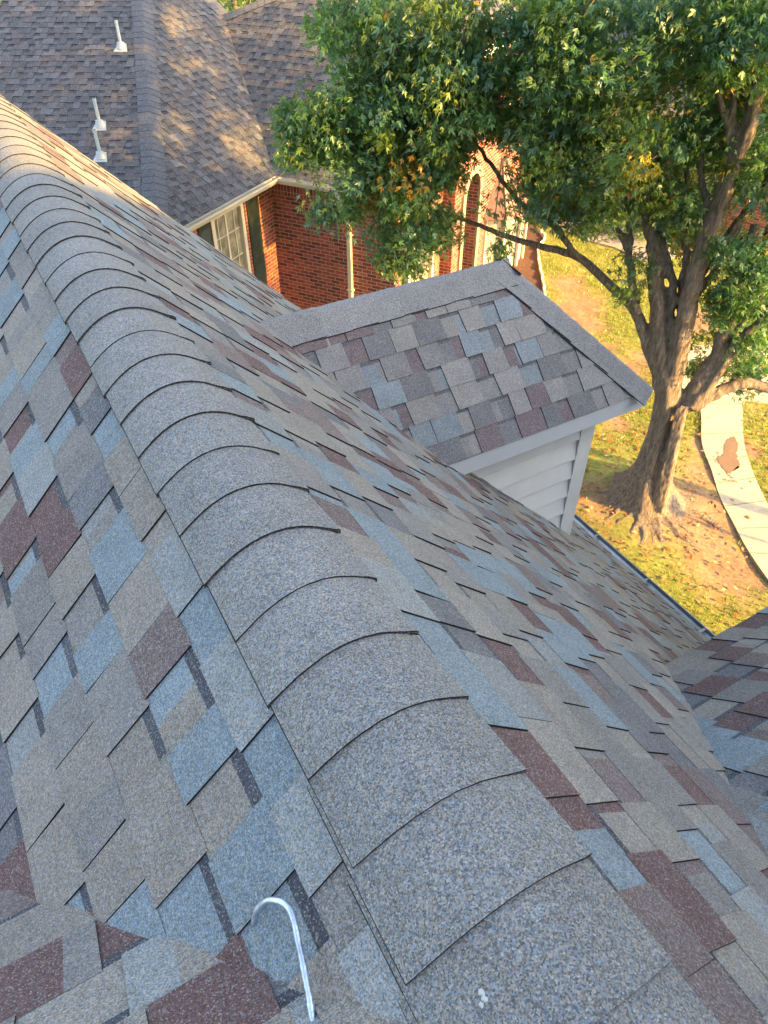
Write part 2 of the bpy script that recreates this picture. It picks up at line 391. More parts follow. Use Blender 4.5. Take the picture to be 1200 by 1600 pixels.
shingles('dormer_slope', [(DXE, DY, DZ), (DXE, RYd + DW, DZ), (RX, RYd, RZd)], (1, 0, 1), (0, 1, 0), dorm, seed=54, e=.122)
shingles('dormer_slope', [(1.2, RYd + DW, DZ), (DXE, RYd + DW, DZ), (RX, RYd + .03, RZd - .03), (.5, RYd + .03, RZd - .03)], (0, 1, 1), (1, 0, 0), dorm, seed=55, e=.122)
caps('dormer_ridge_cap', (.55, RYd, RZd), (RX + .04, RYd, RZd), (0, -S2, -S2), (0, S2, -S2), dorm, flip=True, w=.155, r0=.05, lift=.014, col=(.185, .183, .18))
hv = Vector((-1, 1, 1)).normalized()
def hipside(nrm, d):                                 # in-plane direction perpendicular to the hip, pointing down
    n_ = Vector(nrm).normalized(); x = n_.cross(d).normalized(); return x if x.z < 0 else -x
caps('dormer_hip_cap', (DXE, DY, DZ), (RX, RYd, RZd), hipside((0, -1, 1), hv), hipside((1, 0, 1), hv), dorm, w=.125, r0=.02, lift=.016, col=(.17, .17, .17))
hv2 = Vector((-1, -1, 1)).normalized()
caps('dormer_hip_cap', (DXE, RYd + DW, DZ), (RX, RYd, RZd), hipside((0, 1, 1), hv2), hipside((1, 0, 1), hv2), dorm, w=.125, r0=.02, lift=.016, col=(.17, .17, .17))
mb = MB(); fh = .105
mb.box((1.3, DY + .006, DZ - fh - .004), (DXE - 1.3 - .03, 0, 0), (0, .022, 0), (0, 0, fh - .004)); mb.box((DXE - .03, DY + .006, DZ - fh - .004), (.022, 0, 0), (0, 2 * DW - .012, 0), (0, 0, fh - .004))
mb.box((1.3, DY + .03, DZ - fh + .01), (DXE - 1.34, 0, 0), (0, 2 * DW - .06, 0), (0, 0, .012)); mb.build('fascia', M_WHITE, dorm)
mb = MB(); mb.box((2.535, yw - .032, -2.9), (.09, 0, 0), (0, .03, 0), (0, 0, 1.37)); mb.box((2.6255, yw - .032, -2.9), (.018, 0, 0), (0, .1, 0), (0, 0, 1.37)); mb.build('corner_board', M_WHITE, dorm)

# ------------------------------------------------------------------ hook and bird dropping on the roof
hook = empty('metal_hook', hit((430, 1405), (-1, 0, 1), (0, 0, .0)), 'galvanised ribbed steel rod with a hooked end, lying on the shingles at the bottom edge', 'hook')
lp = lambda x, y, h=.03: hit((x, y), (-1, 0, 1), (0, 0, h * 1.414))
pth = catmull([lp(397, 1444, .018), lp(402, 1422, .026), lp(418, 1408, .03), lp(440, 1410, .03), lp(456, 1428, .03), lp(466, 1470, .03), lp(480, 1540, .03), lp(492, 1610, .03), lp(512, 1720, .03), lp(528, 1800, .03), lp(541, 1850, .03)], 14)
mb = MB(); n_ = len(pth); mb.tube(pth, lob=.05, ln=2, tw=.55, n=16, rad=[.0046 * (1.0 + (.07 * math.sin(i * 2.1) if i > 60 else 0)) for i in range(n_)], cap=True)
mb.build('rod', M_STEEL, hook, smooth=True)
drop = MB(); rg = random.Random(5)
for (x, y, r) in ((752, 1552, .0045), (756, 1562, .005), (751, 1571, .004)):
    c = hit((x, y), (.45, 0, 1), (0, 0, -.040)); b = []
    for k in range(10):
        g_ = k * .628; rr = r * rg.uniform(.7, 1.2); b.append(c + Vector((math.cos(g_) * rr * .6, math.sin(g_) * rr * .75, -math.cos(g_) * rr * .27)))
    drop.prism(b, (.001, 0, .0015))
tag(drop.build('bird_dropping', M_DROP), 'small whitish bird dropping on the ridge cap nearest the bottom edge', 'bird dropping')

# ------------------------------------------------------------------ THE NEIGHBOUR'S HOUSE (turned about 34 degrees to ours)
ZE = -3.6; PK = .75
P1 = hit((430, 275), (0, 0, 1), (0, 0, ZE)); A1 = azv(YAW + 25.8); B1 = azv(YAW + 115.8)
def NL(a, b, z): p = P1 + A1 * a + B1 * b; return Vector((p.x, p.y, z))
nb = empty('brick_house', NL(1, 0, GZ), 'red brick neighbour house with dark shingled hips, arched entry and cream trim, behind the dormer', 'house')
NV = (205.8 + YAW, 115.8 + YAW)
nM = B1 * PK + Vector((0, 0, 1)); nT = -A1 * PK + Vector((0, 0, 1))
zM = lambda b: ZE - PK * b; zT = lambda a: ZE + PK * a
hipd = Vector((1.55, 4.5, 2.15)); hip0 = Vector((2.5, 12.1, -3.33)); hipB = hip0 - hipd * .126; hipT = hip0 + hipd * 1.05
La = azv(YAW - 90); nLp = La.cross(hipd); nLp = nLp / nLp.z
vt = NL(2.67, -2.67, zM(-2.67))
mt = hit((322, -4), nM, P1); tt = hit((414, -3), nT, P1)
ext = lambda a, b, k: a + (b - a) * k
mtop = ext(vt, mt, 1.0); TA = 3.54
rowM = (hit((407, 202), nM, P1) - hit((252, 250), nM, P1)).normalized()
kw = dict(m=M_SH2, pal=PAL_N, t=.006, band=(.050, .049, .054), bandw=.065, tooth=(.09, .17), gap=(.09, .17), seg=(.1, .3))
hx = hipT.copy()
sM = shingles('roof_slope', [P1, hipB, hipT, mtop, vt], nM, rowM, nb, seed=71, e=.15, **kw)
lb = hit((-60, 60), nLp, hip0)
sLn = shingles('roof_slope', [hipB - hipd * .02, hipB + La * 5.5, hit((-6, 14), nLp, hip0), hit((25, -25), nLp, hip0), hipT + La * .1, hipT], nLp, La, nb, seed=72, e=.15, **kw)
tr_ = NL(TA, 2.67 - TA, zT(TA))
sT = shingles('roof_slope', [P1, NL(0, 2.67, ZE), tr_, vt], nT, NL(0, 1, 0) - NL(0, 0, 0), nb, seed=73, e=.15, **kw)
nN = B1 * PK + Vector((0, 0, 1))
sN = shingles('roof_slope', [NL(0, 2.67, ZE), NL(7.6, 2.67, ZE), NL(7.6, -.87, ZE + PK * 3.54), NL(3.54, -.87, ZE + PK * 3.54)], nN, A1, nb, seed=74, e=.15, **kw)
def side(nrm, d):
    x = Vector(nrm).normalized().cross(Vector(d).normalized()).normalized(); return x if x.z < 0 else -x
capk = dict(m=M_SH2, r0=.03, lift=.02, col=(.092, .093, .100))
caps('hip_cap', hipB, hipT, side(nM, hipd), side(nLp, hipd), sM, w=.19, e=.15, **capk)
hT = tr_ - NL(0, 2.67, ZE)
caps('hip_cap', NL(0, 2.67, ZE), tr_, side(nT, hT), side(nN, hT), sT, w=.16, e=.15, **capk)
for a_, nn in ((mtop, nM), (tr_, nT)):
    d_ = a_ - vt; s1 = side(nn, d_); back = Vector((-s1.x, -s1.y, s1.z))
    caps('ridge_cap', vt, a_, s1, back, sM if nn is nM else sT, w=.19, e=.15, **capk)
# back faces so that the house is closed from elsewhere
mb = MB(); bk = NL(6.5, -7, -2.5)
for p, q in ((hipT, mtop), (mtop, vt), (vt, tr_), (tr_, NL(7.6, -.87, ZE + PK * 3.54))):
    mb.poly([p, q, q + azv(YAW) * 3.5 - Vector((0, 0, 2.6)), p + azv(YAW) * 3.5 - Vector((0, 0, 2.6))], (.13, .125, .125))
mb.build('rear_slope', M_SH2, nb)

def wall(name, a0, b0, a1, b1, z0, z1, mtl, parent, holes=(), depth=.12, arch=None):
    """brick wall between local points, with rectangular holes (s0, s1, z0, z1) and uv in metres"""
    p = NL(a0, b0, 0); q = NL(a1, b1, 0); L = (q - p).length; t = (q - p) / L; nrm = Vector((t.y, -t.x, 0))
    xs = sorted({0, L} | {h[0] for h in holes} | {h[1] for h in holes}); zs = sorted({z0, z1} | {h[2] for h in holes} | {h[3] for h in holes})
    V, F, UV = [], [], []
    def quad(pts):
        i = len(V); V.extend([tuple(x[0]) for x in pts]); F.append(tuple(range(i, i + len(pts)))); UV.extend([x[1] for x in pts])
    P = lambda s, z, d=0: (p + t * s - nrm * d + Vector((0, 0, z)), (s + d, z))
    if arch:
        s0, s1, zs_, r = arch; n = 40
        quad([P(0, z0), P(s0, z0), P(s0, z1), P(0, z1)]); quad([P(s1, z0), P(L, z0), P(L, z1), P(s1, z1)])
        c = (s0 + s1) / 2; hz = lambda s: zs_ + r * math.sqrt(max(0, 1 - ((s - c) / ((s1 - s0) / 2)) ** 2))
        for i in range(n):
            u0 = c - math.cos(math.pi * i / n) * (s1 - s0) / 2; u1 = c - math.cos(math.pi * (i + 1) / n) * (s1 - s0) / 2
            quad([P(u0, hz(u0)), P(u1, hz(u1)), P(u1, z1), P(u0, z1)])
            quad([P(u0, hz(u0), depth), P(u1, hz(u1), depth), P(u1, hz(u1)), P(u0, hz(u0))])
        for s_ in (s0, s1): quad([P(s_, z0), P(s_, z0, depth), P(s_, zs_, depth), P(s_, zs_)])
    else:
        for i in range(len(xs) - 1):
            for j in range(len(zs) - 1):
                cx, cz = (xs[i] + xs[i + 1]) / 2, (zs[j] + zs[j + 1]) / 2
                if any(h[0] < cx < h[1] and h[2] < cz < h[3] for h in holes): continue
                quad([P(xs[i], zs[j]), P(xs[i + 1], zs[j]), P(xs[i + 1], zs[j + 1]), P(xs[i], zs[j + 1])])
        for h in holes:
            for s_ in (h[0], h[1]): quad([P(s_, h[2]), P(s_, h[2], depth), P(s_, h[3], depth), P(s_, h[3])])
            for z_ in (h[2], h[3]): quad([P(h[0], z_), P(h[1], z_), P(h[1], z_, depth), P(h[0], z_, depth)])
    me = bpy.data.meshes.new(name); me.from_pydata(V, [], F); uv = me.uv_layers.new(name='UVMap')
    uv.data.foreach_set('uv', np.array(UV, np.float32).ravel()); me.materials.append(mtl)
    o = bpy.data.objects.new(name, me); COL.objects.link(o); o.parent = parent; o.matrix_parent_inverse = Matrix.Translation(-Vector(world_loc(parent)))
    return o, p, t, nrm
def window(parent, p, t, nrm, s0, s1, z0, z1, nx, nz, glass, frame=M_CREAM, fw=.06, d=.06, out=.02):
    """window > frame, muntins: the pane is the window's own mesh"""
    up = Vector((0, 0, 1)); P = lambda s, z, k=0: p + t * s + nrm * k + up * z
    g = MB(); g.poly([P(s0, z0, -d), P(s1, z0, -d), P(s1, z1, -d), P(s0, z1, -d)]); w_ = g.build('window', glass, parent)
    f = MB()
    for a, b_, c, e_ in ((s0, s0 + fw, z0, z1), (s1 - fw, s1, z0, z1), (s0 + fw, s1 - fw, z0, z0 + fw), (s0 + fw, s1 - fw, z1 - fw, z1)):
        f.box(P(a, c, -d + .004), t * (b_ - a), nrm * (d + out), up * (e_ - c))
    f.build('frame', frame, w_)
    m_ = MB(); mw = .018
    for i in range(1, nx):
        s = s0 + (s1 - s0) * i / nx; k = 2.2 if (nx % 2 == 0 and i == nx // 2) else 1; m_.box(P(s - mw * k / 2, z0 + fw, -d + .002), t * mw * k, nrm * .02, up * (z1 - z0 - 2 * fw))
    for j in range(1, nz):
        z = z0 + (z1 - z0) * j / nz; m_.box(P(s0 + fw, z - mw / 2, -d + .003), t * (s1 - s0 - 2 * fw), nrm * .017, up * mw)
    m_.build('muntins', frame, w_); return w_
OV = .35; FZ = ZE - .12
# wall under the middle slope, facing the sun: window and shutters
zt = FZ - .13
o, p, t, nr = wall('wall', -3.4, -OV, OV, -OV, GZ, zt, M_BRICK, nb, holes=((1.78, 2.80, GZ + .45, zt - .02),), depth=.1)
window(nb, p, t, nr, 1.79, 2.79, GZ + .46, zt - .025, 4, 5, M_BLIND, fw=.09, out=-.01, d=.09)
def shutter(p, t, nr, s0, s1, z0, z1, parent):
    m_ = MB(); up = Vector((0, 0, 1)); o_ = p + t * s0 + up * z0 + nr * .003
    m_.box(o_, t * (s1 - s0), nr * .022, up * (z1 - z0)); 
    for a, b_ in ((.05, .47), (.53, .95)):
        h = z1 - z0; k = h * a
        while k < h * b_:
            m_.prism([o_ + t * .05 + up * k + nr * .0225, o_ + t * .05 + up * k + nr * .034, o_ + t * .05 + up * (k + .04) + nr * .0225], t * (s1 - s0 - .1)); k += .045
    return m_.build('shutter', M_SHUT, parent)
shutter(p, t, nr, 1.38, 1.74, GZ + .45, zt - .05, nb); shutter(p, t, nr, 2.86, 3.24, GZ + .45, zt - .05, nb)
# wall with the downspout
o, p, t, nr = wall('wall', OV, -OV, OV, 2.32, GZ, zt - .0, M_BRICK, nb)
# soldier courses and frieze
for a0, b0, a1, b1 in ((-3.4, -OV, OV, -OV), (OV, -OV, OV, 2.32), (OV, 2.32, 2.62, 2.32)):
    q0 = NL(a0, b0, 0); q1 = NL(a1, b1, 0); tt_ = (q1 - q0).normalized(); nn = Vector((tt_.y, -tt_.x, 0))
    if b0 != b1:
        me_o, *_ = wall('soldier_course', a0, b0, a1, b1, zt - .21, zt, M_SOLD, nb); me_o.location = me_o.location + nn * .004
    mb = MB(); mb.box(q0 + Vector((0, 0, zt)) + nn * .0, q1 - q0, nn * .03, (0, 0, .16)); fr = mb.build('frieze', M_CREAM, nb)
    if b0 == b1 and a0 < 0:
        L = (q1 - q0).length; s = .05
        while s < L - .1: mb = MB(); mb.box(q0 + tt_ * s + nn * .03 + Vector((0, 0, zt + .03)), tt_ * .07, nn * .04, (0, 0, .09)); mb.build('dentil', M_CREAM, fr); s += .15
# soffits and gutters
mb = MB(); mb.prism([NL(-3.4, -OV + .03, zt + .161), NL(OV, -OV + .03, zt + .161), NL(0, 0, zt + .161), NL(-3.4, 0, zt + .161)], (0, 0, .015)); mb.prism([NL(OV - .03, -OV + .03, zt + .162), NL(OV - .03, 2.6, zt + .162), NL(0, 2.67, zt + .162), NL(0, 0, zt + .162)], (0, 0, .014)); mb.build('soffit', M_CREAM, nb)
def ngutter(q0, q1, outw, parent=nb):
    m_ = MB(); q0 = Vector(q0); q1 = Vector(q1); outw = outw.normalized(); up = Vector((0, 0, 1))
    prf = [(0, .0), (0, -.11), (.07, -.11), (.10, -.06), (.12, -.04), (.12, .0), (.108, .0), (.108, -.035), (.09, -.05), (.065, -.10), (.01, -.10), (.01, 0)]
    m_.prism([q0 + outw * a + up * (b + .005) for a, b in prf], q1 - q0); return m_.build('gutter', M_CREAM, parent)
ngutter(NL(-3.6, 0.0, ZE), NL(.12, 0.0, ZE), B1); ngutter(NL(0.0, -.0, ZE), NL(0.0, 2.79, ZE), -A1); ngutter(NL(-.0, 2.67, ZE), NL(2.62, 2.67, ZE), B1)
# downspout
mb = MB(); s_ = 1.36; dc = lambda z, k: NL(OV - k, s_, z)
mb.box(NL(-.115, s_ - .05, ZE - .30), A1 * .09, B1 * .085, (0, 0, .22)); mb.prism([NL(-.115, s_ - .05, ZE - .30), NL(-.025, s_ - .05, ZE - .30), NL(.34, s_ - .05, ZE - .46), NL(.26, s_ - .05, ZE - .50)], B1 * .085)
mb.box(NL(.262, s_ - .045, GZ), A1 * .08, B1 * .075, (0, 0, ZE - .42 - GZ)); ds = mb.build('downspout', M_CREAM, nb)
for z in (-4.6, -5.7): mb = MB(); mb.box(NL(.255, s_ - .07, z), A1 * .095, B1 * .125, (0, 0, .03)); mb.build('strap', M_CREAM, ds)
# recessed wall between the corner and the entry
W4a, W4b = 2.62, 2.60
o, p, t, nr = wall('wall', OV, 2.32, W4a, 2.32, GZ, zt, M_BRICK, nb, holes=((.62, 1.98, GZ + .5, zt - .12),), depth=.1)
window(nb, p, t, nr, .63, 1.97, GZ + .51, zt - .13, 4, 5, M_BLIND, fw=.1, out=-.01, d=.09)
shutter(p, t, nr, .28, .56, GZ + .5, zt - .12, nb)
# entry facade
ZT4 = -1.9
o, p, t, nr = wall('entry_wall', W4a, W4b, 7.4, W4b, GZ, ZT4, M_BRICK, nb, depth=.7, arch=(.55, 1.42, -4.65, .44))
wall('entry_return', W4a, 1.0, W4a, W4b, GZ, ZT4, M_BRICK, nb); wall('entry_return', 7.4, W4b, 7.4, 0, GZ, ZT4, M_BRICK, nb)
mb = MB(); mb.poly([NL(W4a, W4b, ZT4), NL(7.4, W4b, ZT4), NL(7.4, 0, ZT4 + .6), NL(W4a, 0, ZT4 + .6)], (.13, .12, .12)); mb.box(NL(W4a - .1, W4b, ZT4 - .18), A1 * 5, B1 * .1, (0, 0, .2)); mb.build('entry_parapet', M_SH2, nb)
mb = MB(); c = .985; up = Vector((0, 0, 1))       # arch surround
for i in range(36):
    g0, g1 = math.pi * i / 36, math.pi * (i + 1) / 36
    f_ = lambda g, k: p + t * (c - math.cos(g) * (.435 + k)) + up * (-4.65 + math.sin(g) * (.44 + k)) + nr * .002
    mb.prism([f_(g0, 0), f_(g1, 0), f_(g1, .16), f_(g0, .16)], nr * .05)
for s0 in (.39, 1.42): mb.box(p + t * s0 + up * GZ + nr * .002, t * .16, nr * .05, up * (-4.65 - GZ))
mb.build('arch_surround', M_STONE, nb)
mb = MB(); mb.poly([p + t * .5 - nr * .7 + up * GZ, p + t * 1.5 - nr * .7 + up * GZ, p + t * 1.5 - nr * .7 + up * -4.1, p + t * .5 - nr * .7 + up * -4.1]); dr = mb.build('front_door', M_WOODD, nb)
mb = MB()
for s0 in (.62, 1.0):
    for z0 in (-6.6, -5.9, -5.2): mb.box(p + t * s0 - nr * .699 + up * z0, t * .32, nr * .03, up * .6)
mb.build('door_panel', M_GLASS, dr)
# upper window beside the arch
o_ = window(nb, p + nr * .08, t, nr, 2.55, 3.4, -4.1, -2.9, 3, 3, M_BLIND, fw=.09, out=.02)
# copper roofed bay
bc = 2.95; bw = .8; zb = -5.5; zc = -4.4
bp = lambda k, rr, z: p + t * (bc - math.cos(math.pi * k) * rr) + nr * (math.sin(math.pi * k) * rr * .85 + .002) + up * z
def bayring(rr, z, n=5): return [bp(k / n, rr, z) for k in range(n + 1)]
mb = MB(); ks = 7; rings = []
for j in range(ks + 1):
    f = j / ks; rings.append(bayring(.10 + (bw + .1) * f ** 1.35, zc + (zb - zc) * f))
for j in range(ks):
    for i in range(5): mb.poly([rings[j][i], rings[j + 1][i], rings[j + 1][i + 1], rings[j][i + 1]])
mb.prism(rings[-1], (0, 0, -.03)); aw = mb.build('bay_awning', M_COPPER, nb)
mb = MB()
for i in range(6):
    mb.tube([rings[j][i] + nr * .006 + up * .01 for j in range(ks + 1)], .012, 5)
for i in range(5): mb.tube([(rings[j][i] + rings[j][i + 1]) / 2 + nr * .006 + up * .008 for j in range(ks + 1)], .010, 5)
mb.build('seam', M_WOODD, aw)
mb = MB(); r1, r2 = bayring(bw, GZ), bayring(bw, zb - .031)
for i in range(5): mb.poly([r1[i], r1[i + 1], r2[i + 1], r2[i]])
for i in range(6): mb.box(bp(i / 5, bw + .03, GZ) - t * .04, t * .08, nr * .05, up * (zb - .04 - GZ))
bay = mb.build('bay_window', M_CREAM, nb)
for i in range(1, 4):
    a, b_ = r1[i], r1[i + 1]; e_ = (b_ - a).normalized(); nn = Vector((e_.y, -e_.x, 0)); L = (b_ - a).length
    if nn.dot(nr) < 0: nn = -nn
    g = MB(); q = a + e_ * .08 + nn * .006; g.poly([q + up * .55, q + e_ * (L - .16) + up * .55, q + e_ * (L - .16) + up * (zb - GZ - .2), q + up * (zb - GZ - .2)]); g.build('pane', M_BLIND, bay)
# walls under the left slope (mostly hidden)
q0 = NL(-3.4, -OV, 0); mb = MB(); mb.poly([(q0.x, q0.y, GZ), (q0.x + La.x * 6, q0.y + La.y * 6, GZ), (q0.x + La.x * 6, q0.y + La.y * 6, ZE), (q0.x, q0.y, ZE)]); mb.build('side_wall', M_STONE, nb)
# roof vents
for (x, y) in ((190, 76), (157, 198), (158, 247)):
    q = hit((x, y), nLp, hip0); mb = MB(); nn = nLp.normalized(); dn = nn.cross(La).normalized(); dn = dn if dn.z < 0 else -dn
    mb.prism([q + La * sx * .12 * k + dn * d_ * .85 + nn * .012 for sx, k, d_ in ((-1, 1, .13), (1, 1, .13), (1, .62, -.13), (-1, .62, -.13))], nn * .012)
    mb.tube([q + up * .0, q + up * .10], [.085, .06], 14)
    fl = mb.build('vent_flashing', M_PVC, nb)
    mb = MB(); mb.tube([q + up * .05, q + up * .43], .028, 14); mb.tube([q + up * .38, q + up * .43], .031, 14); mb.build('vent_pipe', M_PVC, fl)

# ------------------------------------------------------------------ GROUND
def vnoise(x, y, s, seed=0):
    rng = np.random.RandomState(seed); g = rng.rand(64, 64); x = np.asarray(x) * s; y = np.asarray(y) * s
    xi = np.floor(x).astype(int); yi = np.floor(y).astype(int); fx = x - xi; fy = y - yi; fx = fx * fx * (3 - 2 * fx); fy = fy * fy * (3 - 2 * fy)
    h = lambda a, b: g[a % 64, b % 64]
    return (h(xi, yi) * (1 - fx) + h(xi + 1, yi) * fx) * (1 - fy) + (h(xi, yi + 1) * (1 - fx) + h(xi + 1, yi + 1) * fx) * fy
def fbm(x, y, s, seed=0): return (vnoise(x, y, s, seed) * .5 + vnoise(x, y, s * 2.1, seed + 1) * .28 + vnoise(x, y, s * 4.3, seed + 2) * .22)
TB = gnd(1003, 782)                                   # foot of the big tree
bare_pts = [(gnd(*q), r) for q, r in (((1085, 800), .85), ((1040, 800), .6), ((1110, 745), .45), ((1145, 880), .55), ((1110, 700), .35), ((940, 560), .55), ((985, 572), .4), ((900, 480), .6), ((880, 440), .5), ((1010, 560), .4), ((1085, 500), .5), ((930, 780), .5), ((905, 505), .5), ((1165, 700), .3), ((960, 660), .25), ((1130, 600), .5), ((1110, 850), .4))]
def bare(x, y):
    x = np.asarray(x, float); y = np.asarray(y, float); b = np.zeros_like(x)
    for p, r in bare_pts: b = np.maximum(b, np.exp(-(((x - p.x) ** 2 + (y - p.y) ** 2) / (r * r)) ** 1.2))
    n = fbm(x, y, 1.1, 7); return np.clip(b * 1.2 + (n - .47) * 1.3 + (fbm(x, y, 5, 3) - .5) * .9, 0, 1)
n = 260; X0, X1, Y0, Y1 = 3.0, 22.0, -6.0, 22.0
gx, gy = np.meshgrid(np.linspace(X0, X1, n), np.linspace(Y0, Y1, n), indexing='ij')
bb = bare(gx, gy); hz = GZ + (fbm(gx, gy, 1.6, 11) - .5) * .05 - .012 * np.clip(bb, 0, 1)
dT = np.hypot(gx - TB.x, gy - TB.y); hz += .13 * np.exp(-(dT / .95) ** 2)
edge = np.minimum.reduce([gx - X0, X1 - gx, gy - Y0, Y1 - gy]); hz = np.where(edge < .3, GZ - .04, hz)
me = bpy.data.meshes.new('lawn'); V = np.stack([gx, gy, hz], -1).reshape(-1, 3)
ii = np.arange(n * n).reshape(n, n); F = np.stack([ii[:-1, :-1], ii[1:, :-1], ii[1:, 1:], ii[:-1, 1:]], -1).reshape(-1, 4)
me.from_pydata(V.tolist(), [], F.tolist()); me.polygons.foreach_set('use_smooth', [True] * len(me.polygons))
ca = me.attributes.new('Col', 'FLOAT_COLOR', 'POINT'); k = bb[..., None]; fine = vnoise(gx, gy, 9, 5)[..., None]
turf = np.array([.165, .17, .035]) * (.8 + .5 * fine); soil = np.array([.235, .14, .078]) * (.75 + .5 * fine)
cc = turf * (1 - k) + soil * k; ca.data.foreach_set('color', np.concatenate([cc, np.ones_like(k)], -1).astype(np.float32).ravel())
me.materials.append(M_GROUND); lawn = bpy.data.objects.new('lawn', me); COL.objects.link(lawn); tag(lawn, kind='structure')
mb = MB(); S = 400; mb.poly([(-S, -S, GZ - .06), (S, -S, GZ - .06), (S, S, GZ - .06), (-S, S, GZ - .06)], (.15, .15, .03)); tag(mb.build('ground', M_GROUND), kind='structure')
# concrete walk
Lp = [(1070, 590), (1093, 640), (1096, 694), (1111, 737), (1124, 779), (1144, 818), (1167, 861), (1200, 909), (1245, 965), (1290, 1030)]
Rp = [(1150, 590), (1159, 640), (1161, 690), (1172, 730), (1188, 769), (1212, 815), (1240, 865), (1275, 920), (1320, 985), (1370, 1060)]
Lw = catmull([gnd(*q) for q in Lp], 8); Rw = catmull([gnd(*q) for q in Rp], 8)
CW = (.37, .31, .22); rgw = random.Random(3); mb = MB(); zt_ = .035; up = Vector((0, 0, 1)); acc = 0; last = None
for i in range(len(Lw) - 1):
    q = [Lw[i], Lw[i + 1], Rw[i + 1], Rw[i]]; k = .012 if i % 7 == 6 else 0
    c_ = jit(CW, rgw, .05)
    q = [x + up * zt_ for x in q]
    if k:
        d_ = (q[1] - q[0]).normalized() * .014; q[1] = q[1] - d_; q[2] = q[2] - d_
    mb.poly(q, c_); mb.poly([q[0], q[1], q[1] - up * .1, q[0] - up * .1], (.25, .2, .14)); mb.poly([q[3], q[2], q[2] - up * .1, q[3] - up * .1], (.25, .2, .14))
    mb.poly([x - up * .012 for x in [Lw[i] + up * zt_, Lw[i + 1] + up * zt_, Rw[i + 1] + up * zt_, Rw[i] + up * zt_]], (.17, .14, .10))
walk = tag(mb.build('front_walk', M_CONC), kind='structure')
mb = MB(); rg = random.Random(9); sp = [(1135, 688), (1148, 686), (1152, 700), (1150, 713), (1155, 728), (1149, 735), (1140, 742), (1134, 741), (1128, 734), (1120, 722), (1122, 716), (1130, 712), (1131, 700)]
sp = catmull([Vector((a, b, 0)) for a, b in sp + sp[:1]], 8)[:-1]; sp = [(p.x + rg.gauss(0, 1.0), p.y + rg.gauss(0, 1.0)) for p in sp]
mb.prism([gnd(x, y) + up * (zt_ + .004) for x, y in sp], up * .002, (.16, .105, .07))
for _ in range(46):
    x, y = rg.gauss(1139, 13), rg.gauss(718, 20); r = rg.uniform(.008, .03); q = gnd(x, y) + up * (zt_ + .0045 + rg.uniform(0, .001)); mb.poly([q + Vector((math.cos(k) * r * rg.uniform(.6, 1.2), math.sin(k) * r, 0)) for k in (0, 1, 2, 3, 4, 5)], (.2, .13, .085))
tag(mb.build('soil_stain', M_CONC), kind='structure')
mb = MB(); q = [gnd(*x) + up * .03 for x in ((1040, 545), (1260, 530), (1330, 640), (1160, 628), (1093, 632), (1060, 604))]; mb.prism(q, up * -.1, CW); tag(mb.build('cross_walk', M_CONC), kind='structure')
# planting bed, gravel and stone edging
mb = MB(); mb.prism([gnd(*x) + up * .03 for x in ((790, 440), (796, 372), (815, 352), (832, 350), (846, 372), (842, 400), (848, 450), (840, 480))], up * -.1, (.10, .052, .034)); tag(mb.build('planting_bed', M_GROUND), kind='structure')
mb = MB(); mb.prism([gnd(*x) + up * .034 for x in ((845, 345), (870, 335), (905, 332), (975, 352), (1010, 352), (1100, 400), (1000, 408), (960, 388), (920, 378), (880, 360))], up * -.1, (.26, .23, .20)); tag(mb.build('gravel_bed', M_GRAV), kind='structure')
ed = catmull([gnd(*x) for x in ((836, 360), (845, 366), (852, 375), (846, 384), (841, 390), (843, 415), (848, 440), (852, 466))], 5); mb = MB()
for i in range(len(ed) - 1): mb.box(ed[i] - up * .05 + Vector((-.05, 0, 0)), (ed[i + 1] - ed[i]) * .96, Vector((.09, .03, 0)), up * (.13 + .02 * (i % 3)))
tag(mb.build('bed_edging', M_EDGE), 'pale stone edging curving along the brown planting bed', 'edging')

def mesh_np(name, V, F, C, m, parent=None, pw=None):
    """V (n,3); F (m,k) ; C (n,3) point colours"""
    me = bpy.data.meshes.new(name); k = F.shape[1]
    me.vertices.add(len(V)); me.vertices.foreach_set('co', V.astype(np.float32).ravel())
    me.loops.add(F.size); me.loops.foreach_set('vertex_index', F.astype(np.int32).ravel())
    me.polygons.add(len(F)); me.polygons.foreach_set('loop_start', np.arange(0, F.size, k, dtype=np.int32)); me.polygons.foreach_set('loop_total', np.full(len(F), k, np.int32))
    me.update(); a = me.attributes.new('Col', 'FLOAT_COLOR', 'POINT')
    a.data.foreach_set('color', np.concatenate([C, np.ones((len(C), 1))], 1).astype(np.float32).ravel()); me.materials.append(m)
    o = bpy.data.objects.new(name, me); COL.objects.link(o)
    if parent is not None: o.parent = parent; o.matrix_parent_inverse = Matrix.Translation(-Vector(world_loc(parent)))
    return o
